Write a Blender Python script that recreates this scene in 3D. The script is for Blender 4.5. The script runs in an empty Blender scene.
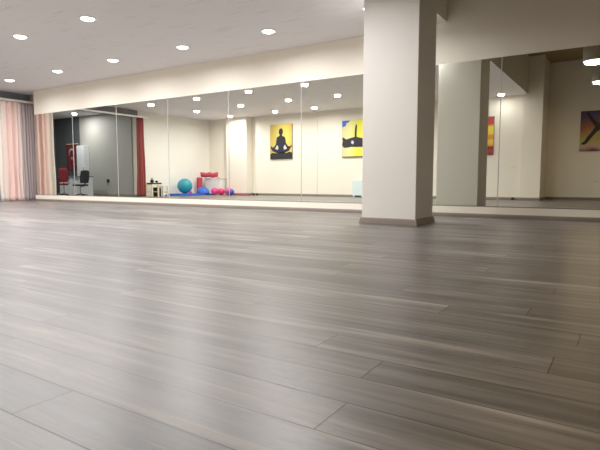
import bpy, bmesh, math, random
from mathutils import Vector, Matrix
random.seed(7)
SC = bpy.context.scene
COL = SC.collection
PI = math.pi

# ------------------------------------------------------------------ dimensions
D = 7.186          # face of the mirror wall
H = 2.6825         # ceiling of the main zone
H2 = 3.6           # ceiling of the raised zone
XS = -2.184        # where the ceiling steps up
YB = 0.20          # rear wall, main zone
YR = -0.80         # rear wall, raised zone
XE = -13.0         # end wall with the opening
XL = -17.3         # far side of the recess
XRW = 3.6          # right side wall
ZM0, ZM1 = 0.159, 2.116   # mirror bottom, top

# ------------------------------------------------------------------ materials
def new_mat(name):
    m = bpy.data.materials.new(name); m.use_nodes = True
    nt = m.node_tree
    return m, nt, nt.nodes['Principled BSDF']

def S(c):   # sRGB 0-255 -> linear
    return tuple(((v/255)/12.92 if v/255 <= .04045 else ((v/255+.055)/1.055)**2.4) for v in c) + (1,)

def mat(name, rgb, rough=.6, metal=0, noise=.06, scale=8, bump=0, spec=None, sheen=0):
    m, nt, b = new_mat(name)
    b.inputs['Roughness'].default_value = rough
    b.inputs['Metallic'].default_value = metal
    if spec is not None: b.inputs['Specular IOR Level'].default_value = spec
    if sheen: b.inputs['Sheen Weight'].default_value = sheen
    tc = nt.nodes.new('ShaderNodeTexCoord')
    nz = nt.nodes.new('ShaderNodeTexNoise'); nz.inputs['Scale'].default_value = scale; nz.inputs['Detail'].default_value = 4
    nt.links.new(tc.outputs['Object'], nz.inputs['Vector'])
    mx = nt.nodes.new('ShaderNodeMix'); mx.data_type = 'RGBA'
    c = S(rgb)
    mx.inputs['A'].default_value = tuple(v*(1-noise) for v in c[:3])+(1,)
    mx.inputs['B'].default_value = tuple(min(1, v*(1+noise)) for v in c[:3])+(1,)
    nt.links.new(nz.outputs['Fac'], mx.inputs['Factor'])
    nt.links.new(mx.outputs['Result'], b.inputs['Base Color'])
    if bump:
        bp = nt.nodes.new('ShaderNodeBump'); bp.inputs['Strength'].default_value = bump; bp.inputs['Distance'].default_value = .01
        nt.links.new(nz.outputs['Fac'], bp.inputs['Height']); nt.links.new(bp.outputs['Normal'], b.inputs['Normal'])
    return m

def emis(name, rgb, st):
    m, nt, b = new_mat(name)
    b.inputs['Base Color'].default_value = S(rgb)
    b.inputs['Emission Color'].default_value = S(rgb)
    b.inputs['Emission Strength'].default_value = st
    return m

M = {}
M['wall'] = mat('cream_wall_paint', (236, 229, 215), .7, noise=.02, scale=1.5)
M['tan'] = mat('tan_dimming_ceiling', (158, 136, 102), .8, noise=.03)  # tan to shade the raised zone; dimness is put into the colour
M['endwall'] = mat('pale_wall_paint', (234, 231, 221), .7, noise=.02, scale=1.5)
M['greywall'] = mat('grey_wall_paint', (150, 150, 147), .6, noise=.03, scale=1.5)
M['charcoal'] = mat('charcoal_paint_and_shade', (74, 77, 82), .6, noise=.05, scale=1.5)  # charcoal; partly lamp falloff and recess darkness put into the colour
M['header'] = mat('dark_grey_paint', (122, 122, 126), .7, noise=.04, scale=2)
M['pillar'] = mat('greige_pillar_paint', (232, 229, 224), .65, noise=.02, scale=2)
M['skirt'] = mat('grey_brown_skirting', (124, 113, 103), .4, noise=.12, scale=14)
M['white'] = mat('white_lacquer', (240, 238, 234), .35, noise=.01)
M['trimwhite'] = mat('matt_white_trim', (228, 226, 222), .5, noise=.01)
M['joint'] = mat('grey_white_joint', (176, 178, 176), .5, noise=.02)
M['ledge'] = mat('ivory_ledge_paint', (238, 231, 217), .5, noise=.02)
M['channel'] = mat('grey_metal_channel', (120, 114, 104), .4, .6, noise=.03)
M['teal'] = mat('teal_rubber', (28, 140, 158), .4, noise=.04)
M['blue'] = mat('blue_foam', (44, 92, 190), .6, noise=.08, scale=20)
M['blue2'] = mat('deep_blue_rubber', (50, 62, 160), .45, noise=.06)
M['pinkball'] = mat('pink_rubber', (226, 62, 132), .35, noise=.05)
M['crimson'] = mat('crimson_foam', (182, 44, 70), .6, noise=.15, scale=25)
M['magenta'] = mat('magenta_rubber', (205, 40, 100), .4, noise=.05)
M['redstrip'] = mat('dull_red_mat', (150, 62, 66), .7, noise=.1)
M['black'] = mat('black_plastic', (22, 22, 25), .45, noise=.1)
M['creamwood'] = mat('cream_wood', (222, 212, 180), .5, noise=.05)
M['redfab'] = mat('red_fabric', (120, 20, 36), .8, noise=.1, scale=30)
M['blackfab'] = mat('black_fabric', (26, 27, 32), .8, noise=.15, scale=30)
M['chrome'] = mat('chrome_metal', (190, 190, 192), .25, .9, noise=.02)
M['desk'] = mat('pale_grey_laminate', (200, 206, 210), .45, noise=.04)
M['glass'] = mat('dark_glossy_desktop', (112, 130, 142), .1, noise=.02)
M['flagred'] = mat('flag_red_cloth', (96, 18, 30), .8, noise=.12, scale=10)
M['flagwhite'] = mat('flag_white_cloth', (180, 165, 168), .8, noise=.02)
M['silhouette'] = mat('painted_navy_black', (20, 21, 40), .6, noise=.1)
M['silblack'] = mat('painted_black', (24, 22, 26), .6, noise=.1)
M['paintwhite'] = mat('painted_pale_lilac', (214, 206, 214), .6, noise=.03)
M['paintblue'] = mat('painted_cobalt_blue', (52, 92, 196), .6, noise=.3, scale=20)
M['canvasedge'] = mat('canvas_edge', (92, 78, 66), .8, noise=.1)
M['pendant'] = mat('grey_pendant_metal', (158, 148, 132), .5, .1, noise=.03)
M['lens'] = emis('downlight_glow', (255, 250, 244), 9)
M['plens'] = emis('pendant_glow', (255, 240, 218), 5)
M['heater'] = mat('pale_blue_white_enamel', (212, 228, 228), .4, noise=.02)

# mirror
m, nt, b = new_mat('silvered_mirror')
b.inputs['Metallic'].default_value = 1; b.inputs['Roughness'].default_value = .0
b.inputs['Base Color'].default_value = (.80, .81, .77, 1)
tc = nt.nodes.new('ShaderNodeTexCoord'); nz = nt.nodes.new('ShaderNodeTexNoise'); nz.inputs['Scale'].default_value = .5
rp = nt.nodes.new('ShaderNodeValToRGB')
rp.color_ramp.elements[0].color = (.79, .795, .73, 1); rp.color_ramp.elements[1].color = (.82, .825, .76, 1)
nt.links.new(tc.outputs['Object'], nz.inputs['Vector']); nt.links.new(nz.outputs['Fac'], rp.inputs['Fac']); nt.links.new(rp.outputs['Color'], b.inputs['Base Color'])
M['mirror'] = m

# ceiling: pale with faint board joints and short brushed marks
m, nt, b = new_mat('pale_ceiling_boards')
b.inputs['Roughness'].default_value = .75
tc = nt.nodes.new('ShaderNodeTexCoord')
mp = nt.nodes.new('ShaderNodeMapping'); mp.inputs['Scale'].default_value = (1.2, 7, 1)
nz = nt.nodes.new('ShaderNodeTexNoise'); nz.inputs['Scale'].default_value = 1.6; nz.inputs['Detail'].default_value = 3
rp = nt.nodes.new('ShaderNodeValToRGB')
rp.color_ramp.elements[0].position = .30; rp.color_ramp.elements[0].color = S((220, 215, 215))
rp.color_ramp.elements[1].position = .40; rp.color_ramp.elements[1].color = S((230, 226, 228))
nt.links.new(tc.outputs['Object'], mp.inputs['Vector']); nt.links.new(mp.outputs['Vector'], nz.inputs['Vector'])
nt.links.new(nz.outputs['Fac'], rp.inputs['Fac']); nt.links.new(rp.outputs['Color'], b.inputs['Base Color'])
M['ceil'] = m

# floor laminate: per-plank UV (metres along / across) and per-plank tone
m, nt, b = new_mat('grey_oak_laminate')
N = nt.nodes; L = nt.links
uv = N.new('ShaderNodeUVMap'); uv.uv_map = 'plank'
sz = N.new('ShaderNodeUVMap'); sz.uv_map = 'rest'
at = N.new('ShaderNodeAttribute'); at.attribute_name = 'tone'; at.attribute_type = 'GEOMETRY'
tc = N.new('ShaderNodeTexCoord')
off = N.new('ShaderNodeCombineXYZ')
mul = N.new('ShaderNodeMath'); mul.operation = 'MULTIPLY'; mul.inputs[1].default_value = 37.0
L.new(at.outputs['Fac'], mul.inputs[0]); L.new(mul.outputs[0], off.inputs['Z']); L.new(mul.outputs[0], off.inputs['X'])
add = N.new('ShaderNodeVectorMath'); add.operation = 'ADD'
L.new(tc.outputs['Object'], add.inputs[0]); L.new(off.outputs[0], add.inputs[1])
def grain(sx, sy, sc, det):
    mp = N.new('ShaderNodeMapping'); mp.inputs['Scale'].default_value = (sx, sy, 1)
    nz = N.new('ShaderNodeTexNoise'); nz.inputs['Scale'].default_value = sc; nz.inputs['Detail'].default_value = det
    L.new(add.outputs[0], mp.inputs['Vector']); L.new(mp.outputs['Vector'], nz.inputs['Vector'])
    return nz.outputs['Fac']
g1 = grain(.9, 14, 1.6, 5)       # broad streaks
g2 = grain(3, 70, 2.2, 3)        # fine grain
def mth(op, a, bb):
    n = N.new('ShaderNodeMath'); n.operation = op
    for i, v in enumerate((a, bb)):
        if isinstance(v, (int, float)): n.inputs[i].default_value = v
        elif v is not None: L.new(v, n.inputs[i])
    return n.outputs[0]
t = mth('ADD', mth('MULTIPLY', g1, .85), mth('ADD', mth('MULTIPLY', g2, .15), mth('MULTIPLY', mth('SUBTRACT', at.outputs['Fac'], .5), .15)))
rp = N.new('ShaderNodeValToRGB'); cr = rp.color_ramp
cr.elements[0].position = .25; cr.elements[0].color = S((44, 41, 39))
cr.elements[1].position = .75; cr.elements[1].color = S((164, 157, 153))
e = cr.elements.new(.42); e.color = S((74, 69, 67))
e = cr.elements.new(.58); e.color = S((112, 106, 103))
L.new(t, rp.inputs['Fac'])
# bevel seams: distance to plank edge
sx = N.new('ShaderNodeSeparateXYZ'); L.new(uv.outputs['UV'], sx.inputs[0])
s2 = N.new('ShaderNodeSeparateXYZ'); L.new(sz.outputs['UV'], s2.inputs[0])
dx = mth('MINIMUM', sx.outputs['X'], s2.outputs['X'])
dy = mth('MINIMUM', sx.outputs['Y'], s2.outputs['Y'])
ds = mth('MINIMUM', dx, dy)
mr = N.new('ShaderNodeMapRange'); mr.inputs['From Min'].default_value = .0008; mr.inputs['From Max'].default_value = .0026
mr.inputs['To Min'].default_value = .28; mr.inputs['To Max'].default_value = 1
L.new(ds, mr.inputs['Value'])
mx = N.new('ShaderNodeMix'); mx.data_type = 'RGBA'; mx.blend_type = 'MULTIPLY'; mx.inputs['Factor'].default_value = 1
L.new(rp.outputs['Color'], mx.inputs['A']); L.new(mr.outputs['Result'], mx.inputs['B'])
L.new(mx.outputs['Result'], b.inputs['Base Color'])
rr = N.new('ShaderNodeMapRange'); rr.inputs['To Min'].default_value = .30; rr.inputs['To Max'].default_value = .44
L.new(g1, rr.inputs['Value']); L.new(rr.outputs['Result'], b.inputs['Roughness'])
sv = N.new('ShaderNodeMath'); sv.operation = 'MULTIPLY'; sv.inputs[1].default_value = 1.0; b.inputs['IOR'].default_value = 1.6; L.new(mr.outputs['Result'], sv.inputs[0]); L.new(sv.outputs[0], b.inputs['Specular IOR Level'])
bp = N.new('ShaderNodeBump'); bp.inputs['Strength'].default_value = .12; bp.inputs['Distance'].default_value = .004
L.new(g2, bp.inputs['Height']); L.new(bp.outputs['Normal'], b.inputs['Normal'])
M['floor'] = m

def ramp_mat(name, stops, axis='Z', rough=.6, noise=0, nscale=6, sheen=0, interp='LINEAR'):
    """colour bands along generated axis (0..1 over the object's box)"""
    m, nt, b = new_mat(name)
    b.inputs['Roughness'].default_value = rough
    if sheen: b.inputs['Sheen Weight'].default_value = sheen
    tc = nt.nodes.new('ShaderNodeTexCoord'); sp = nt.nodes.new('ShaderNodeSeparateXYZ')
    nt.links.new(tc.outputs['Generated'], sp.inputs[0])
    src = sp.outputs[axis]
    if noise:
        nz = nt.nodes.new('ShaderNodeTexNoise'); nz.inputs['Scale'].default_value = nscale; nz.inputs['Detail'].default_value = 4
        nt.links.new(tc.outputs['Generated'], nz.inputs['Vector'])
        a = nt.nodes.new('ShaderNodeMath'); a.operation = 'SUBTRACT'; a.inputs[1].default_value = .5; nt.links.new(nz.outputs['Fac'], a.inputs[0])
        c = nt.nodes.new('ShaderNodeMath'); c.operation = 'MULTIPLY'; c.inputs[1].default_value = noise; nt.links.new(a.outputs[0], c.inputs[0])
        d = nt.nodes.new('ShaderNodeMath'); d.operation = 'ADD'; nt.links.new(src, d.inputs[0]); nt.links.new(c.outputs[0], d.inputs[1])
        src = d.outputs[0]
    rp = nt.nodes.new('ShaderNodeValToRGB'); rp.color_ramp.interpolation = interp
    el = rp.color_ramp.elements
    el[0].position = stops[0][0]; el[0].color = S(stops[0][1])
    el[1].position = stops[-1][0]; el[1].color = S(stops[-1][1])
    for p, c in stops[1:-1]:
        q = el.new(p); q.color = S(c)
    nt.links.new(src, rp.inputs['Fac']); nt.links.new(rp.outputs['Color'], b.inputs['Base Color'])
    return m

# ------------------------------------------------------------------ mesh helpers
def bm_box(bm, x0, x1, y0, y1, z0, z1, bev=0):
    r = bmesh.ops.create_cube(bm, size=1)
    vs = r['verts']
    bmesh.ops.scale(bm, vec=(x1-x0, y1-y0, z1-z0), verts=vs)
    bmesh.ops.translate(bm, vec=((x0+x1)/2, (y0+y1)/2, (z0+z1)/2), verts=vs)
    if bev:
        es = list({e for v in vs for e in v.link_edges})
        bmesh.ops.bevel(bm, geom=es, offset=bev, segments=2, affect='EDGES', profile=.6)
    return bm

def bm_tube(bm, pts, r, seg=10, caps=True):
    pts = [Vector(p) for p in pts]
    rs = r if isinstance(r, (list, tuple)) else [r]*len(pts)
    rings = []
    up = Vector((0, 0, 1))
    for i, p in enumerate(pts):
        t = (pts[min(i+1, len(pts)-1)] - pts[max(i-1, 0)]).normalized()
        a = t.cross(up)
        if a.length < 1e-3: a = t.cross(Vector((1, 0, 0)))
        a.normalize(); c = t.cross(a)
        rings.append([bm.verts.new(p + (a*math.cos(2*PI*k/seg) + c*math.sin(2*PI*k/seg))*rs[i]) for k in range(seg)])
    for A, B in zip(rings, rings[1:]):
        for k in range(seg):
            bm.faces.new((A[k], A[(k+1) % seg], B[(k+1) % seg], B[k]))
    if caps:
        bm.faces.new(rings[0]); bm.faces.new(rings[-1])
    return bm

def bm_lathe(bm, prof, seg=32, cx=0, cy=0):
    """prof: list of (r,z)"""
    rings = []
    for r, z in prof:
        if r < 1e-6: rings.append([bm.verts.new((cx, cy, z))])
        else: rings.append([bm.verts.new((cx+r*math.cos(2*PI*k/seg), cy+r*math.sin(2*PI*k/seg), z)) for k in range(seg)])
    for A, B in zip(rings, rings[1:]):
        for k in range(seg):
            k2 = (k+1) % seg
            if len(A) == 1 and len(B) == 1: continue
            if len(A) == 1: bm.faces.new((A[0], B[k], B[k2]))
            elif len(B) == 1: bm.faces.new((A[k], A[k2], B[0]))
            else: bm.faces.new((A[k], A[k2], B[k2], B[k]))
    return bm

def bm_poly(bm, pts, y0, y1, x0, z0, w, h):
    """flat outline given in 0..1 fractions, extruded from y0 to y1"""
    a = [bm.verts.new((x0+p[0]*w, y0, z0+p[1]*h)) for p in pts]
    c = [bm.verts.new((x0+p[0]*w, y1, z0+p[1]*h)) for p in pts]
    bm.faces.new(a); bm.faces.new(c)
    n = len(a)
    for i in range(n): bm.faces.new((a[i], a[(i+1) % n], c[(i+1) % n], c[i]))
    return bm

def obj(name, bm, m, parent=None, smooth=False, loc=None):
    bmesh.ops.recalc_face_normals(bm, faces=bm.faces)
    me = bpy.data.meshes.new(name); bm.to_mesh(me); bm.free()
    me.materials.append(m)
    if smooth:
        for p in me.polygons: p.use_smooth = True
    o = bpy.data.objects.new(name, me); COL.objects.link(o)
    if parent: o.parent = parent
    if loc: o.location = loc
    return o

def tag(o, label=None, cat=None, group=None, kind=None):
    if label: o['label'] = label
    if cat: o['category'] = cat
    if group: o['group'] = group
    if kind: o['kind'] = kind
    return o

def thing(name, label, cat, loc=(0, 0, 0), rz=0, group=None):
    o = bpy.data.objects.new(name, None); COL.objects.link(o)
    o.location = loc; o.rotation_euler = (0, 0, rz); o.empty_display_size = .1
    return tag(o, label, cat, group)

def struct(name, boxes, m, label=None, bev=0):
    bm = bmesh.new()
    for q in boxes: bm_box(bm, *q, bev=bev)
    o = obj(name, bm, m); o['kind'] = 'structure'
    o['label'] = label or name.replace('_', ' ')
    return o

def dup(root, loc, label=None, group=None, rz=None):
    r = root.copy(); COL.objects.link(r); r.location = loc
    if rz is not None: r.rotation_euler = (0, 0, rz)
    if label: r['label'] = label
    if group: r['group'] = group
    for ch in list(root.children):
        c = ch.copy(); COL.objects.link(c); c.parent = r
        for g in list(ch.children):
            d = g.copy(); COL.objects.link(d); d.parent = c
    return r

# ------------------------------------------------------------------ floor
PW, PL, Y0 = .1475, 1.75, .559
known = {0: -1.10, 2: -.512, 5: -.775, 1: .12, 3: -1.75, 4: -2.3, 6: -1.9}
bm = bmesh.new(); uvl = bm.loops.layers.uv.new('plank'); uvr = bm.loops.layers.uv.new('rest')
tl = bm.faces.layers.float.new('tone_face')
tones = []
r0 = int(math.floor((YR-.3-Y0)/PW)); r1 = int(math.ceil((D+.35-Y0)/PW))
for r in range(r0, r1):
    ya, yb = Y0+r*PW, Y0+(r+1)*PW
    j = known.get(r, random.uniform(0, PL))
    x = j - PL*math.ceil((j-XL+.2)/PL)
    while x < XRW+.2:
        xa, xb = x, x+PL
        vs = [bm.verts.new(p) for p in ((xa, ya, 0), (xb, ya, 0), (xb, yb, 0), (xa, yb, 0))]
        f = bm.faces.new(vs)
        tn = random.random(); f[tl] = tn
        for lp, (u, v) in zip(f.loops, ((0, 0), (PL, 0), (PL, PW), (0, PW))):
            lp[uvl].uv = (u, v); lp[uvr].uv = (PL-u, PW-v)
        tones.append(tn)
        x += PL
me = bpy.data.meshes.new('floor'); bm.to_mesh(me); bm.free()
me.materials.append(M['floor'])
src = [d.value for d in me.attributes['tone_face'].data]
a = me.attributes.new('tone', 'FLOAT', 'CORNER')
for p in me.polygons:
    for li in p.loop_indices: a.data[li].value = src[p.index]
fl = bpy.data.objects.new('floor', me); COL.objects.link(fl)
fl['kind'] = 'structure'; fl['label'] = 'grey brown wood laminate floor of long planks'
if fl.data.polygons[0].normal.z < 0: fl.data.flip_normals()

# ------------------------------------------------------------------ room shell
T = .2
struct('ceiling', [(XL-T, XS-.02, YR-T, D+T+.1, H, H+.1)], M['ceil'], 'pale grey ceiling over the main zone with recessed lights')
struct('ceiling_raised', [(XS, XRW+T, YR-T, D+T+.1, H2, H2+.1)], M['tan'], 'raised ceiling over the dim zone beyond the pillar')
struct('trim_1', [(XS-.02, XS, YR, D, H+.0, H2)], M['wall'], 'cream vertical face where the ceiling steps up')
MX0 = -12.3455
struct('wall_mirror', [(MX0, XRW, D, D+.24, 0, H2)], M['wall'], 'cream wall that carries the row of mirrors')
struct('wall_recess_end', [(XL, MX0+.1, D+.24, D+.34, 0, H)], M['greywall'], 'grey wall of the recess behind the curtain')
struct('wall_recess_side', [(XL-T, XL, 3.55-T, D+.34, 0, H)], M['charcoal'], 'charcoal side wall of the recess')
struct('wall_recess_rear', [(-15.85, XE-T-.0, 3.55-T, 3.55, 0, H)], M['greywall'], 'mid grey rear wall of the recess')
struct('wall_recess_dark', [(XL, -15.85, 3.55-T, 3.55, 0, H)], M['charcoal'], 'charcoal rear wall of the recess where the flag hangs')
struct('wall_end', [(XE-T, XE, YB-T, 3.50, 0, H)], M['endwall'], 'cream end wall beside the red curtain')
struct('wall_header', [(XE-.06, XE+.06, 3.50, D+.24, 2.46, H)], M['header'], 'dark grey header above the curtain rail')
struct('wall_rear', [(XE, -2.28, YB-T, YB, 0, H)], M['wall'], 'cream rear wall with the yoga paintings')
struct('wall_rear_raised', [(-1.9, XRW, YR-T, YR, 0, H2)], M['wall'], 'cream rear wall of the raised zone')
struct('wall_right', [(XRW, XRW+T, YR-T, D+.24, 0, H2)], M['wall'], 'cream side wall of the raised zone')
struct('trim_2', [(-11.93, -11.02, YB, YB+.3, 0, H)], M['wall'], 'shallow cream pilaster on the rear wall')
struct('trim_3', [(-2.3, -1.83, YR, YB+.05, 0, H2)], M['wall'], 'cream pilaster where the rear wall steps back')
struct('trim_4', [(-9.0, -8.37, YB, YB+.02, 0, H)], M['wall'], 'very shallow cream pilaster between two paintings')

# baseboards (profiled)
def skirting(name, runs, h=.07, th=.016, m='skirt', label=None):
    """runs: (x0,y0,x1,y1,nx,ny) along the wall, pushed out along n"""
    bm = bmesh.new()
    for (x0, y0, x1, y1, nx, ny) in runs:
        prof = [(0, 0), (th, 0), (th, h*.72), (th*.45, h), (0, h)]
        A = [bm.verts.new((x0+nx*d, y0+ny*d, z)) for d, z in prof]
        B = [bm.verts.new((x1+nx*d, y1+ny*d, z)) for d, z in prof]
        n = len(prof)
        bm.faces.new(A); bm.faces.new(B)
        for i in range(n): bm.faces.new((A[i], A[(i+1) % n], B[(i+1) % n], B[i]))
    o = obj(name, bm, M[m]); o['kind'] = 'structure'; o['label'] = label or 'grey brown baseboard'
    return o
skirting('baseboard_rear', [(-11.02, YB, -9.0, YB, 0, 1), (-9.0, YB+.02, -8.37, YB+.02, 0, 1), (-8.37, YB, -2.3, YB, 0, 1),
                            (XE, YB, -11.93, YB, 0, 1), (-11.93, YB+.3, -11.02, YB+.3, 0, 1), (-11.02, YB, -11.02, YB+.3, 1, 0)], label='grey brown baseboard along the rear wall')
skirting('baseboard_raised', [(-1.83, YR, XRW, YR, 0, 1), (-2.3, YB+.05, -1.83, YB+.05, 0, 1), (-1.83, YR, -1.83, YB+.05, 1, 0)], label='grey brown baseboard of the raised zone')
skirting('baseboard_end', [(XE, YB, XE, 3.35, 1, 0)], m='trimwhite', label='white baseboard along the end wall')
skirting('baseboard_recess', [(XL, 3.55, XE, 3.55, 0, 1)], label='grey brown baseboard in the recess')
skirting('baseboard_right', [(XRW, YR, XRW, D-.06, -1, 0)], label='grey brown baseboard along the side wall')
PY = D-.055
struct('trim_5', [(MX0, XRW, PY, D, .052, ZM0-.012)], M['ledge'], 'ivory plinth under the mirrors')
skirting('baseboard_mirror', [(MX0, PY, XRW, PY, 0, -1)], h=.056, th=.012, label='grey brown baseboard under the mirror plinth')
struct('trim_6', [(MX0, XRW, PY+.02, D, ZM0-.012, ZM0-.001)], M['channel'], 'thin metal channel holding the mirror bottoms')

# ------------------------------------------------------------------ mirror panels
SP = 1.5578; GAP = .008
names = ['beside the pink curtain, first of the row', 'second along from the pink curtain', 'third along from the pink curtain, where the red curtain shows',
         'fourth along from the pink curtain, reflecting the teal ball', 'fifth along from the pink curtain, reflecting the meditation painting',
         'sixth along from the pink curtain, just before the pillar', 'mostly behind the pillar', 'just beyond the pillar, second from the far end', ]
names2 = {0: names[0], 1: names[1], 2: names[2], 3: names[3], 4: 'fifth along from the pink curtain, reflecting the meditation painting',
          5: 'sixth along, touching the pillar in view', 6: 'mostly hidden behind the pillar', 7: 'at the far end, reflecting round pendant lamps'}
for i in range(10):
    x0 = MX0+SP*i+GAP/2; x1 = min(MX0+SP*(i+1)-GAP/2, XRW-.02)
    if x1-x0 < .2: continue
    bm = bmesh.new(); bm_box(bm, x0, x1, D-.012, D-.001, ZM0, ZM1)
    o = obj('mirror_panel', bm, M['mirror'])
    tag(o, 'tall frameless wall mirror panel ' + names2.get(i, 'out past the end of the photo'), 'mirror', 'wall mirror panels')
# pale joint strips between panels
for i in range(1, 10):
    x = MX0+SP*i
    if x > XRW-.05: break
    bm = bmesh.new(); bm_box(bm, x-GAP/2-.001, x+GAP/2+.001, D-.016, D-.0125, ZM0, ZM1)
    o = obj('trim_joint', bm, M['joint' if i < 9 else 'pendant']); o['kind'] = 'structure'; o['label'] = 'narrow joint strip between two mirror panels'

# ------------------------------------------------------------------ pillar
PX0, PX1, PYF, PYB = -2.6264, -1.966, 5.476, 6.073
p = thing('pillar', 'square greige floor to ceiling pillar with grey brown skirting', 'pillar', ((PX0+PX1)/2, (PYF+PYB)/2, 0))
hx, hy = (PX1-PX0)/2, (PYB-PYF)/2
bm = bmesh.new(); bm_box(bm, -hx, hx, -hy, hy, 0, H2, bev=.006); obj('shaft', bm, M['pillar'], p)
bm = bmesh.new()
prof = [(.0, .072), (.008, .072), (.014, .062), (.026, .006), (.026, 0), (0, 0)]
rings = [[bm.verts.new((sx_*(hx+d), sy_*(hy+d), z)) for sx_, sy_ in ((-1, -1), (1, -1), (1, 1), (-1, 1))] for d, z in prof]
for A, B in zip(rings, rings[1:]):
    for k in range(4): bm.faces.new((A[k], A[(k+1) % 4], B[(k+1) % 4], B[k]))
obj('skirting_board', bm, M['skirt'], p)

# ------------------------------------------------------------------ recessed downlights
def add_area(name, parent, z, size, power, col, spread=PI):
    ld = bpy.data.lights.new(name, 'AREA'); ld.shape = 'DISK'; ld.size = size; ld.energy = power; ld.color = col; ld.spread = spread
    lo = bpy.data.objects.new(name, ld); COL.objects.link(lo); lo.parent = parent; lo.location = (0, 0, z)
    return lo
dl = thing('recessed_downlight', '', 'downlight', (0, 0, H))
bm = bmesh.new(); bm_lathe(bm, [(.088, 0), (.112, 0), (.116, -.006), (.108, -.012), (.092, -.010), (.088, -.004), (.088, 0)], 28); obj('trim_ring', bm, M['white'], dl, True)
bm = bmesh.new(); bm_lathe(bm, [(0, -.034), (.04, -.031), (.07, -.021), (.088, -.005), (.088, -.001), (0, -.001)], 28); obj('lens', bm, M['lens'], dl, True)
add_area('bulb', dl, -.045, .15, 1.0, (1, .98, .97), math.radians(172))
RA = [(-4.51, 6.2), (-6.22, 6.17), (-7.95, 6.14), (-9.66, 6.14), (-11.4, 6.12)]
RB = [(-6.22, 4.42), (-7.84, 4.40), (-9.66, 4.3), (-11.5, 4.22)]
RC = [(-6.27, 2.76), (-7.75, 2.80), (-9.49, 2.67), (-11.4, 2.5)]
RD = [(-7.91, 1.17), (-9.36, 1.14), (-11.3, 1.0), (-2.75, .62)]
lamps = []
txtA = ['nearest the pillar', 'second from the pillar', 'middle', 'fourth from the pillar', 'nearest the curtain']
for i, q in enumerate(RA): lamps.append((q, 'round white ceiling downlight in the row along the mirror wall, ' + txtA[i], 1))
lamps.append(((-2.83, 6.1), 'round ceiling downlight tucked close to the pillar top', 1))
for i, q in enumerate(RB): lamps.append((q, 'round white ceiling downlight in the second row from the mirrors, ' + ['closest to the camera', 'next farther along', 'third along', 'farthest along'][i], 1))
for i, q in enumerate(RC): lamps.append((q, 'round white ceiling downlight in the third row from the mirrors, ' + ['seen over the second painting', 'second along', 'third along', 'by the curtain end'][i], 1))
lamps.append((RD[0], 'round ceiling downlight close to the rear wall between two paintings', 1))
lamps.append((RD[1], 'round ceiling downlight close to the rear wall above the meditation painting', 1))
lamps.append((RD[2], 'round ceiling downlight washing the shallow pilaster with light', 1.6))
lamps.append((RD[3], 'lone round ceiling downlight beside the ceiling step', 1))
lamps.append(((-15.15, 4.2), 'round ceiling downlight inside the grey recess', 1))
lamps.append(((-14.6, 6.3), 'round ceiling downlight inside the grey recess behind the curtain', 1))  # unseen recess lamp, added to brighten the desk front
for q in [(-2.83, 4.3), (-4.5, 4.4), (-4.5, 2.7), (-6.2, 1.1)]: lamps.append((q, 'round ceiling downlight added unseen for light, on the grid over the room middle', 1))  # unseen lamps on the grid, added for light; first one brightens the pillar
first = True
P_DL = 27
for (x, y), lab, k in lamps:
    if first:
        o = dl; o.location = (x, y, H); o['label'] = lab; first = False
        o.children[-1]
    else: 
        o = dup(dl, (x, y, H), lab)
    o['group'] = 'recessed downlights in the ceiling'
    if 'grey recess' in lab:
        for ch in o.children:
            if ch.type == 'LIGHT': ch.data = ch.data.copy(); ch.data.spread = PI; ch.data.energy = 48; ch.data.name = 'recess_bulb'
    if 'lone' in lab:
        for ch in o.children:
            if ch.type == 'LIGHT': ch.data = ch.data.copy(); ch.data.energy = 7; ch.data.spread = PI; ch.data.name = 'lone_bulb'
    if 'washing' in lab:
        for ch in o.children:
            if ch.type == 'LIGHT': ch.data = ch.data.copy(); ch.data.energy = 40; ch.data.name = 'wash_bulb'
bpy.data.lights['bulb'].energy = P_DL

# pendants of the raised zone
pd = thing('pendant_lamp', 'round drum pendant lamp hanging nearest the mirrors', 'pendant lamp', (-.56, 3.6, 2.64), 0, 'round pendant lamps')
bm = bmesh.new(); bm_lathe(bm, [(.195, 0), (.205, 0), (.205, .27), (.198, .28), (.03, .285), (.03, .31), (0, .31)], 40); obj('drum_shade', bm, M['pendant'], pd, True)
bm = bmesh.new(); bm_lathe(bm, [(0, -.012), (.16, -.01), (.195, 0), (.195, .008), (0, .008)], 40); obj('diffuser', bm, M['plens'], pd, True)
bm = bmesh.new(); bm_tube(bm, [(0, 0, .3), (0, 0, H2-2.64)], .006, 8); obj('cord', bm, M['black'], pd)
bm = bmesh.new(); bm_lathe(bm, [(0, H2-2.64-.03), (.05, H2-2.64-.03), (.055, H2-2.64)], 24); obj('ceiling_rose', bm, M['pendant'], pd, True)
pl_ = add_area('pendant_bulb', pd, -.03, .34, 9, (1, .75, .42))
dup(pd, (-.53, 1.35, 2.64), 'round drum pendant lamp hanging nearer the rear wall')

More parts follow.
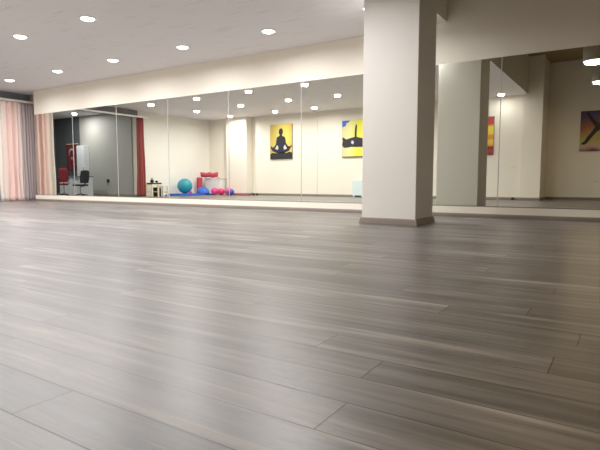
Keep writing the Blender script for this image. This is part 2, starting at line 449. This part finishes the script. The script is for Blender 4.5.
# ------------------------------------------------------------------ curtains
def curtain(name, x, y0, y1, z0, z1, folds, amp, m, label, cat='curtain', flare=0, seed=1, rail=None, taper=0):
    rnd = random.Random(seed)
    bm = bmesh.new(); nu = folds*10; nv = 26
    ph = [rnd.uniform(0, 6.28) for _ in range(4)]
    g = []
    for j in range(nv+1):
        v = j/nv; z = z0+(z1-z0)*v; row = []
        for i in range(nu+1):
            u = i/nu
            yy = y0+(y1-y0)*u
            mid = (y0+y1)/2
            yy = mid+(yy-mid)*(1+flare*(1-v)**1.5-taper*math.sin(PI*v)*.15)
            a = amp*(.75+.35*math.sin(3*u*PI+ph[0]))
            xx = x + a*math.sin(2*PI*folds*u+.5*math.sin(5*u+ph[1])+.25*math.sin(3*v+ph[2])) + .12*a*math.sin(2*PI*folds*1.6*u+ph[3]+1.2*v)
            yy += .012*math.sin(9*v+ph[2]+7*u)*(1-v)
            row.append(bm.verts.new((xx, yy, z)))
        g.append(row)
    for j in range(nv):
        for i in range(nu): bm.faces.new((g[j][i], g[j][i+1], g[j+1][i+1], g[j+1][i]))
    o = obj(name, bm, m, None, True)
    s = o.modifiers.new('thick', 'SOLIDIFY'); s.thickness = .004
    return tag(o, label, cat)
CX = -12.68
M['pinkcurtain'] = ramp_mat('pink_satin', [(0, (226, 218, 208)), (.2, (226, 212, 202)), (.3, (220, 196, 186)), (.42, (228, 192, 184)), (.62, (228, 190, 182)), (.72, (224, 190, 182)), (.82, (234, 204, 196)), (1, (222, 198, 192))], 'Y', .42, .05, 3, sheen=.3)
M['mauvecurtain'] = ramp_mat('mauve_grey_satin', [(0, (176, 160, 158)), (.35, (160, 148, 150)), (.6, (182, 164, 162)), (.8, (150, 136, 140)), (1, (184, 150, 148))], 'Y', .42, .05, 3, sheen=.3)
M['redcurtain'] = ramp_mat('brick_red_cloth', [(0, (122, 42, 38)), (.4, (142, 52, 44)), (.7, (110, 34, 32)), (1, (138, 50, 42))], 'Y', .6, .2, 8, sheen=.2)
curtain('curtain', CX, 6.47, 7.02, .012, 2.425, 4, .04, M['pinkcurtain'], 'pink satin curtain hanging in folds at the opening', flare=.03, seed=3)
curtain('curtain', CX-.01, 7.03, 7.40, .012, 2.425, 5, .036, M['mauvecurtain'], 'mauve grey satin curtain against the mirror wall end', flare=.0, seed=5)
curtain('curtain', CX, 3.52, 3.78, .012, 2.425, 4, .045, M['redcurtain'], 'brick red curtain gathered at the rear side of the opening', flare=.35, seed=9)
rl = thing('curtain_rail', 'white curtain rail above the opening of the recess', 'curtain rail', (CX, 5.2, 2.44))
bm = bmesh.new(); bm_box(bm, -.05, .05, -1.85, 2.21, -.012, .03, bev=.006); obj('rail', bm, M['white'], rl)
for yy in (-1.6, -.5, .7, 1.9):
    bm = bmesh.new(); bm_box(bm, -.26, -.045, yy-.015, yy+.015, .02, .045); obj('bracket', bm, M['white'], rl)

# ------------------------------------------------------------------ paintings (hang on the rear walls)
def painting(name, x0, x1, z0, z1, y, bgmat, label):
    t = thing(name, label, 'painting', ((x0+x1)/2, y, z0))
    bm = bmesh.new(); bm_box(bm, -(x1-x0)/2, (x1-x0)/2, .002, .034, 0, z1-z0); obj('canvas_frame', bm, M['canvasedge'], t)
    bm = bmesh.new(); bm_box(bm, -(x1-x0)/2+.004, (x1-x0)/2-.004, .034, .038, .004, z1-z0-.004); obj('painted_canvas', bm, bgmat, t)
    return t, x1-x0, z1-z0
def figure(t, w, h, pts, m, name='painted_figure', d=0):
    bm = bmesh.new(); bm_poly(bm, pts, .038+d, .0395+d, -w/2, 0, w, h); bm.normal_update(); bmesh.ops.triangulate(bm, faces=bm.faces); return obj(name, bm, m, t)

bg1 = ramp_mat('sunset_yellow_paint', [(0, (196, 160, 60)), (.25, (208, 190, 96)), (.45, (236, 214, 96)), (.8, (240, 206, 92)), (1, (222, 168, 74))], 'X', .6, .35, 3)
t, w, h = painting('painting', -10.21, -9.32, 1.22, 2.37, YB, bg1, 'yellow painting of a dark figure meditating cross-legged')
med = [(.10, .24), (.04, .31), (.02, .37), (.06, .385), (.12, .34), (.19, .36), (.27, .44), (.29, .56), (.32, .635), (.42, .665), (.44, .69),
       (.41, .73), (.40, .79), (.42, .85), (.47, .88), (.52, .885), (.57, .86), (.595, .80), (.58, .73), (.55, .69), (.57, .665), (.66, .64), (.71, .58), (.73, .46),
       (.82, .37), (.90, .36), (.96, .40), (.99, .375), (.93, .31), (.87, .23), (.70, .18), (.5, .16), (.28, .18)]
figure(t, w, h, med, M['silhouette'])
figure(t, w, h, [(.0, .0), (0, .15), (.12, .19), (.3, .17), (.5, .2), (.72, .17), (.88, .21), (1, .18), (1, 0)], M['silblack'], 'painted_ground')
figure(t, w, h, [(.24, .30), (.33, .41), (.385, .34), (.36, .27)], M['paintwhite'], 'painted_highlight', .0018)
figure(t, w, h, [(.64, .27), (.62, .34), (.68, .41), (.77, .30)], M['paintwhite'], 'painted_highlight', .0018)

bg2 = ramp_mat('pale_yellow_paint', [(0, (214, 206, 150)), (.3, (232, 226, 150)), (.6, (226, 222, 60)), (1, (232, 214, 60))], 'X', .6, .3, 3)
t, w, h = painting('painting', -7.465, -6.55, 1.22, 2.335, YB, bg2, 'yellow painting of a dark figure raising one leg, blue corner')
bridge = [(.02, .30), (.0, .36), (.03, .45), (.0, .52), (.04, .55), (.16, .49), (.30, .52), (.42, .54), (.47, .55), (.475, .70), (.49, .83), (.52, .90), (.56, .86), (.55, .70), (.545, .55), (.62, .53), (.78, .50), (.90, .44), (.98, .38), (.97, .30), (.80, .27), (.55, .27), (.35, .28), (.2, .26), (.08, .26)]
figure(t, w, h, bridge, M['silhouette'])
figure(t, w, h, [(.34, .41), (.38, .46), (.45, .41), (.42, .35), (.37, .36)], M['paintwhite'], 'painted_highlight', .0018)
figure(t, w, h, [(0, .82), (0, 1), (.30, 1), (.24, .95), (.16, .93), (.14, .86), (.08, .84)], M['paintblue'], 'painted_blue_patch')
figure(t, w, h, [(0, 0), (0, .02), (1, .02), (1, 0)], M['silblack'], 'painted_ground')

bg3 = ramp_mat('banded_sunset_paint', [(0, (122, 26, 34)), (.1, (170, 46, 50)), (.2, (108, 22, 30)), (.26, (226, 160, 62)), (.38, (232, 188, 74)), (.44, (214, 130, 48)), (.52, (224, 150, 56)), (.55, (240, 214, 60)), (.74, (238, 214, 66)), (.80, (196, 70, 62)), (1, (170, 52, 58))], 'Z', .6, .05, 4)
t, w, h = painting('painting', -3.9, -2.98, 1.18, 2.18, YB, bg3, 'red and yellow banded painting beside the pillar reflection')
figure(t, w, h, [(.10, .2), (.42, .24), (.44, .5), (.38, .72), (.44, .78), (.50, .72), (.52, .5), (.54, .24), (.62, .2)], M['silblack'])

bg4 = ramp_mat('violet_sunset_paint', [(0, (120, 56, 44)), (.1, (196, 160, 150)), (.22, (186, 176, 100)), (.42, (186, 146, 84)), (.6, (160, 90, 60)), (.78, (96, 66, 96)), (1, (64, 56, 110))], 'Z', .6, .3, 3)
t, w, h = painting('painting', -1.06, .10, 1.26, 2.28, YR, bg4, 'violet and orange painting of a black figure bending with leg raised')
dog = [(.02, .17), (.03, .20), (.09, .24), (.17, .37), (.27, .50), (.33, .60), (.25, .72), (.18, .84), (.12, .95), (.17, .97), (.24, .86), (.33, .75), (.42, .68), (.55, .66), (.66, .58), (.74, .42), (.86, .24), (.92, .20), (.92, .16), (.82, .17), (.70, .32), (.60, .46), (.53, .48), (.44, .52), (.36, .46), (.25, .32), (.15, .19), (.10, .16)]
figure(t, w, h, [(px_*.84+.01, pz_) for px_, pz_ in dog], M['silblack'])

# ------------------------------------------------------------------ wall fittings
def plate(name, x, z, w, h, y, label, cat, m='white'):
    t = thing(name, label, cat, (x, y, z))
    bm = bmesh.new(); bm_box(bm, -w/2, w/2, .001, .012, -h/2, h/2, bev=.004); obj('cover_plate', bm, M[m], t)
    bm = bmesh.new(); bm_box(bm, -w*.28, w*.28, .012, .018, -h*.28, h*.28, bev=.002); obj('rocker', bm, M['trimwhite' if m == 'white' else m], t)
    return t
plate('light_switch', -2.52, .86, .11, .05, YB, 'small white switch plate beside the rear pilaster', 'switch')
t = thing('wall_socket', 'small round white socket low on the raised zone rear wall', 'socket', (-.66, YR, .5))
bm = bmesh.new(); bm_lathe(bm, [(0, .015), (.03, .015), (.045, .001), (0, .001)], 24)
bmesh.ops.rotate(bm, verts=bm.verts, cent=(0, 0, 0), matrix=Matrix.Rotation(-PI/2, 3, 'X')); obj('cover_plate', bm, M['white'], t, True)
t = thing('door_stop', 'small dark rubber stop on the floor by the rear baseboard', 'door stop', (-2.46, YB+.08, 0))
bm = bmesh.new(); bm_lathe(bm, [(0, .075), (.022, .075), (.032, .06), (.036, 0), (0, 0)], 20); obj('stopper', bm, M['black'], t, True)
t = thing('wall_socket', 'black wall socket on the grey recess wall', 'socket', (-14.4, 3.55, .50))
bm = bmesh.new(); bm_box(bm, -.06, .06, .001, .03, -.05, .05, bev=.01); obj('cover_plate', bm, M['black'], t)
bm = bmesh.new(); bm_tube(bm, [(0, .03, 0), (0, .05, -.06), (.0, .04, -.13)], .008, 8); obj('cable', bm, M['black'], t)
# white panel heater
t = thing('panel_heater', 'low pale blue white panel heater standing at the rear wall', 'heater', (-6.87, YB, 0))
bm = bmesh.new(); bm_box(bm, -.2, .2, .03, .10, .05, .52, bev=.012); obj('panel', bm, M['heater'], t)
for sx_ in (-.14, .14):
    bm = bmesh.new(); bm_box(bm, sx_-.02, sx_+.02, .02, .12, 0, .055, bev=.004); obj('foot', bm, M['heater'], t)
bm = bmesh.new(); bm_box(bm, -.17, .17, .045, .085, .519, .528); obj('top_grille', bm, M['trimwhite'], t)

# ------------------------------------------------------------------ exercise corner
t = thing('exercise_ball', 'large teal exercise ball resting on blue mats', 'exercise ball', (-12.55, 1.92, .072))
bm = bmesh.new(); bmesh.ops.create_uvsphere(bm, u_segments=40, v_segments=28, radius=.25); bmesh.ops.translate(bm, vec=(0, 0, .248), verts=bm.verts)
for v in bm.verts:      # shallow moulded rings
    a = math.atan2(v.co.z-.248, math.hypot(v.co.x, v.co.y)); k = 1+.006*math.cos(a*40)
    v.co.x *= k; v.co.y *= k
obj('ball_shell', bm, M['teal'], t, True)
bm = bmesh.new(); bm_lathe(bm, [(0, .503), (.012, .503), (.016, .497), (0, .494)], 16); obj('valve', bm, M['white'], t, True)
def mat_slab(x0, x1, y0, y1, z0, z1, m, label, rz=0):
    bm = bmesh.new(); cx, cy = (x0+x1)/2, (y0+y1)/2
    bm_box(bm, x0-cx, x1-cx, y0-cy, y1-cy, 0, z1-z0, bev=min(.012, (z1-z0)*.4))
    o = obj('exercise_mat', bm, m, None, False, (cx, cy, z0)); o.rotation_euler = (0, 0, rz)
    return tag(o, label, 'mat')
mat_slab(-12.9, -12.2, 1.49, 2.50, 0.001, .036, M['blue'], 'lower blue foam mat on the floor beneath the teal ball')
mat_slab(-12.88, -12.24, 1.62, 2.45, .037, .07, M['blue'], 'upper blue foam mat directly under the teal ball')
mat_slab(-12.9, -12.25, .68, 1.45, 0.001, .045, M['blue'], 'blue foam mat on the floor below the blue dome')
mat_slab(-11.25, -10.62, .78, .96, .001, .04, M['redstrip'], 'folded dull red mat strip on the floor before the pilaster')
t = thing('balance_dome', 'bright blue rounded balance dome among the pink balls', 'balance dome', (-12.45, 1.16, .046))
bm = bmesh.new(); bm_lathe(bm, [(0, .24), (.08, .23), (.155, .185), (.205, .11), (.225, .03), (.225, 0), (0, 0)], 36); obj('dome', bm, M['blue'], t, True)
bm = bmesh.new(); bm_lathe(bm, [(.223, .0), (.24, .005), (.24, .03), (.223, .034)], 36); obj('rim', bm, M['blue2'], t, True)
def small_ball(x, y, r, m, label, z=.001):
    t = thing('gym_ball', label, 'ball', (x, y, z), 0, 'small soft gym balls')
    bm = bmesh.new(); bmesh.ops.create_uvsphere(bm, u_segments=28, v_segments=18, radius=r); bmesh.ops.translate(bm, vec=(0, 0, r), verts=bm.verts)
    obj('ball_shell', bm, m, t, True)
    bm = bmesh.new(); bm_lathe(bm, [(0, 2*r+.002), (.008, 2*r+.001), (.01, 2*r-.004), (0, 2*r-.006)], 12); obj('valve', bm, M['white'], t, True)
small_ball(-12.11, .92, .13, M['pinkball'], 'small pink ball next to the blue dome')
small_ball(-11.76, .99, .12, M['magenta'], 'small magenta ball in the middle of the row of balls')
small_ball(-11.47, .93, .13, M['pinkball'], 'small pink ball beside the dark blue ball')
small_ball(-11.22, 1.10, .11, M['blue2'], 'small dark blue ball at the end of the row')
small_ball(-12.68, 1.53, .06, M['pinkball'], 'smallest pink ball between teal ball and blue dome', .037)
small_ball(-11.68, .72, .12, M['magenta'], 'small magenta ball behind the row near the pilaster')
t = thing('storage_box', 'white storage box against the rear wall holding a red roll', 'box', (-12.48, .42, 0))
bm = bmesh.new(); bm_box(bm, -.37, .37, -.2, .2, 0, .56, bev=.01); obj('box_body', bm, M['white'], t)
bm = bmesh.new(); bm_box(bm, -.385, .385, -.215, .215, .56, .585, bev=.008); obj('lid', bm, M['trimwhite'], t)
bm = bmesh.new(); bm_lathe(bm, [(0, .03), (.03, .02), (.035, 0), (0, 0)], 16); kn = obj('knob', bm, M['crimson'], t, True, (.22, .12, .586))
def roll(label, a, bb, r):
    a = Vector(a); bb = Vector(bb); bm = bmesh.new()
    n = 14; pts = [a.lerp(bb, i/n) + Vector((0, 0, .012*math.sin(i*1.1))) for i in range(n+1)]
    bm_tube(bm, pts, [r*(1+.05*math.sin(i*2.1)) for i in range(n+1)], 18)
    o = obj('foam_roll', bm, M['crimson'], None, True)
    return tag(o, label, 'foam roll', 'crimson foam rolls')
roll('crimson foam roll lying across the white box and the upright roll', (-12.82, .87, .705), (-12.36, .46, .705), .085)
roll('crimson foam roll standing upright beside the white box', (-12.80, .97, .052), (-12.81, .93, .60), .095)
t = thing('dumbbell', 'small dark dumbbell on the floor beyond the red strip', 'dumbbell', (-10.5, .7, .04))
bm = bmesh.new(); bm_tube(bm, [(-.07, 0, 0), (.07, 0, 0)], .012, 10); obj('grip', bm, M['chrome'], t)
for s in (-1, 1):
    bm = bmesh.new(); bm_tube(bm, [(s*.05, 0, 0), (s*.095, 0, 0)], .038, 8); obj('weight', bm, M['black'], t)

# cream stools with black things
def stool(x, y, w, d, hgt, label):
    t = thing('stool', label, 'stool', (x, y, 0))
    bm = bmesh.new(); bm_box(bm, -w/2, w/2, -d/2, d/2, hgt-.03, hgt, bev=.006); obj('seat', bm, M['creamwood'], t)
    for sx_ in (-1, 1):
        for sy_ in (-1, 1):
            bm = bmesh.new(); px, py = sx_*(w/2-.025), sy_*(d/2-.025); bm_box(bm, px-.018, px+.018, py-.018, py+.018, 0, hgt-.03); obj('leg', bm, M['creamwood'], t)
    for sy_ in (-1, 1):
        bm = bmesh.new(); bm_box(bm, -w/2+.04, w/2-.04, sy_*(d/2-.025)-.01, sy_*(d/2-.025)+.01, hgt*.35, hgt*.35+.03); obj('stretcher', bm, M['creamwood'], t)
    return t
stool(-12.62, 3.27, .32, .30, .385, 'cream wooden stool next to the red curtain with black gear on top')
stool(-12.6, 2.85, .28, .24, .335, 'lower cream wooden stool beside the black crate')
t = thing('storage_crate', 'black crate on the floor between two cream stools', 'crate', (-12.66, 3.04, 0))
bm = bmesh.new(); bm_box(bm, -.14, .14, -.05, .05, 0, .26, bev=.01); obj('crate_body', bm, M['black'], t)
bm = bmesh.new(); bm_box(bm, -.14, .14, -.052, .052, .26, .285, bev=.006); obj('lid', bm, M['blackfab'], t)
t = thing('kettlebell', 'black kettlebell on the stool tray by the red curtain', 'kettlebell', (-12.62, 3.27, .437))
bm = bmesh.new(); bm_lathe(bm, [(0, 0), (.04, 0), (.06, .03), (.062, .06), (.04, .10), (0, .11)], 20); obj('bell', bm, M['black'], t, True)
bm = bmesh.new(); bm_tube(bm, [(-.035, 0, .09), (-.04, 0, .13), (0, 0, .155), (.04, 0, .13), (.035, 0, .09)], .011, 10); obj('handle', bm, M['black'], t, True)
def boots(y, lab):
    t = thing('hand_weight', lab, 'hand weight', (-12.6, y, .437), .9, 'black hand weights')
    bm = bmesh.new(); bm_tube(bm, [(-.05, 0, .035), (.05, 0, .035)], .012, 10); obj('grip', bm, M['chrome'], t)
    for s in (-1, 1):
        bm = bmesh.new(); bm_tube(bm, [(s*.04, 0, .035), (s*.085, 0, .035)], .034, 12); obj('weight', bm, M['black'], t)
boots(3.10, 'black hand weight lying on the tray of the cream stool')
t = thing('gear_tray', 'black tray on the taller cream stool', 'tray', (-12.62, 3.22, .386))
bm = bmesh.new(); bm_box(bm, -.12, .12, -.24, .18, .0, .05, bev=.008); obj('tray', bm, M['black'], t)

# ------------------------------------------------------------------ recess furniture
t = thing('wall_flag', 'red flag with white crescent and star hanging on charcoal wall', 'flag', (-16.27, 3.55, .86))
bm = bmesh.new(); n = 20; g = []
for j in range(13):
    v = j/12; row = []
    for i in range(n+1):
        u = i/n; row.append(bm.verts.new((-.31+.62*u, .03+.014*math.sin(u*14+v), .9*v)))
    g.append(row)
for j in range(12):
    for i in range(n): bm.faces.new((g[j][i], g[j][i+1], g[j+1][i+1], g[j+1][i]))
obj('cloth', bm, M['flagred'], t, True)
bm = bmesh.new(); outer = []; inner = []
R1, R2 = .155, .125
a0 = math.radians(38)
for k in range(31):
    a = a0+(2*PI-2*a0)*k/30; outer.append((R1*math.cos(a), R1*math.sin(a)))
b0 = math.atan2(R1*math.sin(a0), R1*math.cos(a0)-.035)
for k in range(31):
    a = (2*PI-b0)-(2*PI-2*b0)*k/30; rr_ = math.hypot(R1*math.cos(a0)-.035, R1*math.sin(a0)); inner.append((.035+rr_*math.cos(a), rr_*math.sin(a)))
# crescent as quads between outer arc and inner arc; hung vertically, so it opens downward
O = [bm.verts.new((p[1], .052, .60-p[0])) for p in outer]; I = [bm.verts.new((p[1], .052, .60-p[0])) for p in reversed(inner)]
for k in range(30):
    try: bm.faces.new((O[k], O[k+1], I[k+1], I[k]))
    except ValueError: pass
obj('crescent', bm, M['flagwhite'], t)
bm = bmesh.new(); st = []
for k in range(10):
    a = -PI/2+k*PI/5; r = .075 if k % 2 == 0 else .03
    st.append(bm.verts.new((r*math.cos(a), .052, .41+r*math.sin(a))))
c = bm.verts.new((0, .052, .41))
for k in range(10): bm.faces.new((st[k], st[(k+1) % 10], c))
obj('star', bm, M['flagwhite'], t)
bm = bmesh.new(); bm_tube(bm, [(-.34, .03, .905), (.34, .03, .905)], .012, 10); obj('rod', bm, M['creamwood'], t)

t = thing('tall_cabinet', 'tall narrow white cabinet standing by the flag', 'cabinet', (-15.56, 3.66, 0))
bm = bmesh.new(); bm_box(bm, -.2, .2, -.1, .08, .04, 1.68); obj('carcass', bm, M['desk'], t)
bm = bmesh.new(); bm_box(bm, -.195, .195, .081, .10, .06, 1.665, bev=.003); dr = obj('door', bm, M['desk'], t)
bm = bmesh.new(); bm_box(bm, .15, .165, .10, .125, .8, .95, bev=.003); obj('handle', bm, M['chrome'], dr)
bm = bmesh.new(); bm_box(bm, -.18, .18, -.09, .07, 0, .04); obj('plinth', bm, M['black'], t)

DYc = 4.35
t = thing('reception_desk', 'pale grey panelled desk with glossy top in the recess', 'desk', (-15.05, DYc, 0))
bm = bmesh.new(); bm_box(bm, -.56, .56, .10, .13, .03, .61, bev=.003); obj('front_panel', bm, M['desk'], t)
bm = bmesh.new(); bm_box(bm, -.60, .60, -.28, .18, .61, .645, bev=.006); obj('desktop', bm, M['glass'], t)
for s in (-1, 1):
    bm = bmesh.new(); bm_box(bm, s*.57-.015, s*.57+.015, -.26, .14, 0, .61, bev=.003); obj('side_panel', bm, M['desk'], t)
for k in (-.28, 0, .28):
    bm = bmesh.new(); bm_box(bm, k-.006, k+.006, .129, .136, .05, .6); obj('groove_strip', bm, M['trimwhite'], t)

def office_chair(x, y, rz, fab, label):
    t = thing('office_chair', label, 'chair', (x, y, 0), rz)
    bm = bmesh.new(); bm_box(bm, -.21, .21, -.2, .2, .36, .42, bev=.025); obj('seat', bm, fab, t, True)
    bm = bmesh.new()
    g = []
    for j in range(9):
        v = j/8; ww = .19+.03*math.sin(PI*v); row = []
        for i in range(9):
            u = i/8*2-1; row.append(bm.verts.new((u*ww, -.21-.06*v+.03*u*u, .46+.42*v-.02*u*u*v)))
        g.append(row)
    for j in range(8):
        for i in range(8): bm.faces.new((g[j][i], g[j][i+1], g[j+1][i+1], g[j+1][i]))
    o = obj('backrest', bm, fab, t, True); s = o.modifiers.new('thick', 'SOLIDIFY'); s.thickness = .05; s.offset = 0
    bm = bmesh.new(); bm_tube(bm, [(0, -.05, .35), (0, -.2, .37), (0, -.26, .5)], .018, 8); obj('back_support', bm, M['black'], t, True)
    bm = bmesh.new(); bm_tube(bm, [(0, 0, .09), (0, 0, .36)], .024, 12); obj('gas_column', bm, M['chrome'], t)
    for s_ in (-1, 1):
        bm = bmesh.new(); bm_tube(bm, [(s_*.19, .05, .39), (s_*.25, .05, .42), (s_*.25, .06, .56), (s_*.25, -.14, .57)], .015, 8); obj('armrest', bm, M['black'], t, True)
    for k in range(5):
        a = k*2*PI/5+.3; bm = bmesh.new(); bm_tube(bm, [(0, 0, .10), (.23*math.cos(a), .23*math.sin(a), .065)], [.022, .014], 8); lg = obj('leg', bm, M['black'], t)
        bm = bmesh.new(); bmesh.ops.create_uvsphere(bm, u_segments=12, v_segments=8, radius=.028); bmesh.ops.translate(bm, vec=(.235*math.cos(a), .235*math.sin(a), .03), verts=bm.verts); obj('caster', bm, M['black'], lg, True)
    return t
office_chair(-14.52, 5.06, 2.14, M['redfab'], 'red fabric office chair near the pink curtain side').scale = (.6, .8, 1)
office_chair(-14.1, 4.78, 1.35, M['blackfab'], 'black office chair at the end of the pale desk').scale = (.8, .8, .93)

# ------------------------------------------------------------------ world, camera
w = bpy.data.worlds.new('World'); SC.world = w; w.use_nodes = True
w.node_tree.nodes['Background'].inputs['Color'].default_value = (.9, .92, 1, 1)
w.node_tree.nodes['Background'].inputs['Strength'].default_value = .05
cam = bpy.data.cameras.new('Camera'); co = bpy.data.objects.new('Camera', cam); COL.objects.link(co)
co.location = (0, 0, .5045); co.rotation_euler = (PI/2-.0872, 0, .5683)
cam.sensor_width = 36; cam.lens = 508.62*36/600; cam.clip_start = .02
SC.camera = co
SC.view_settings.view_transform = 'Standard'
SC.view_settings.look = 'None'
SC.view_settings.exposure = 0
SC.view_settings.gamma = 1.1
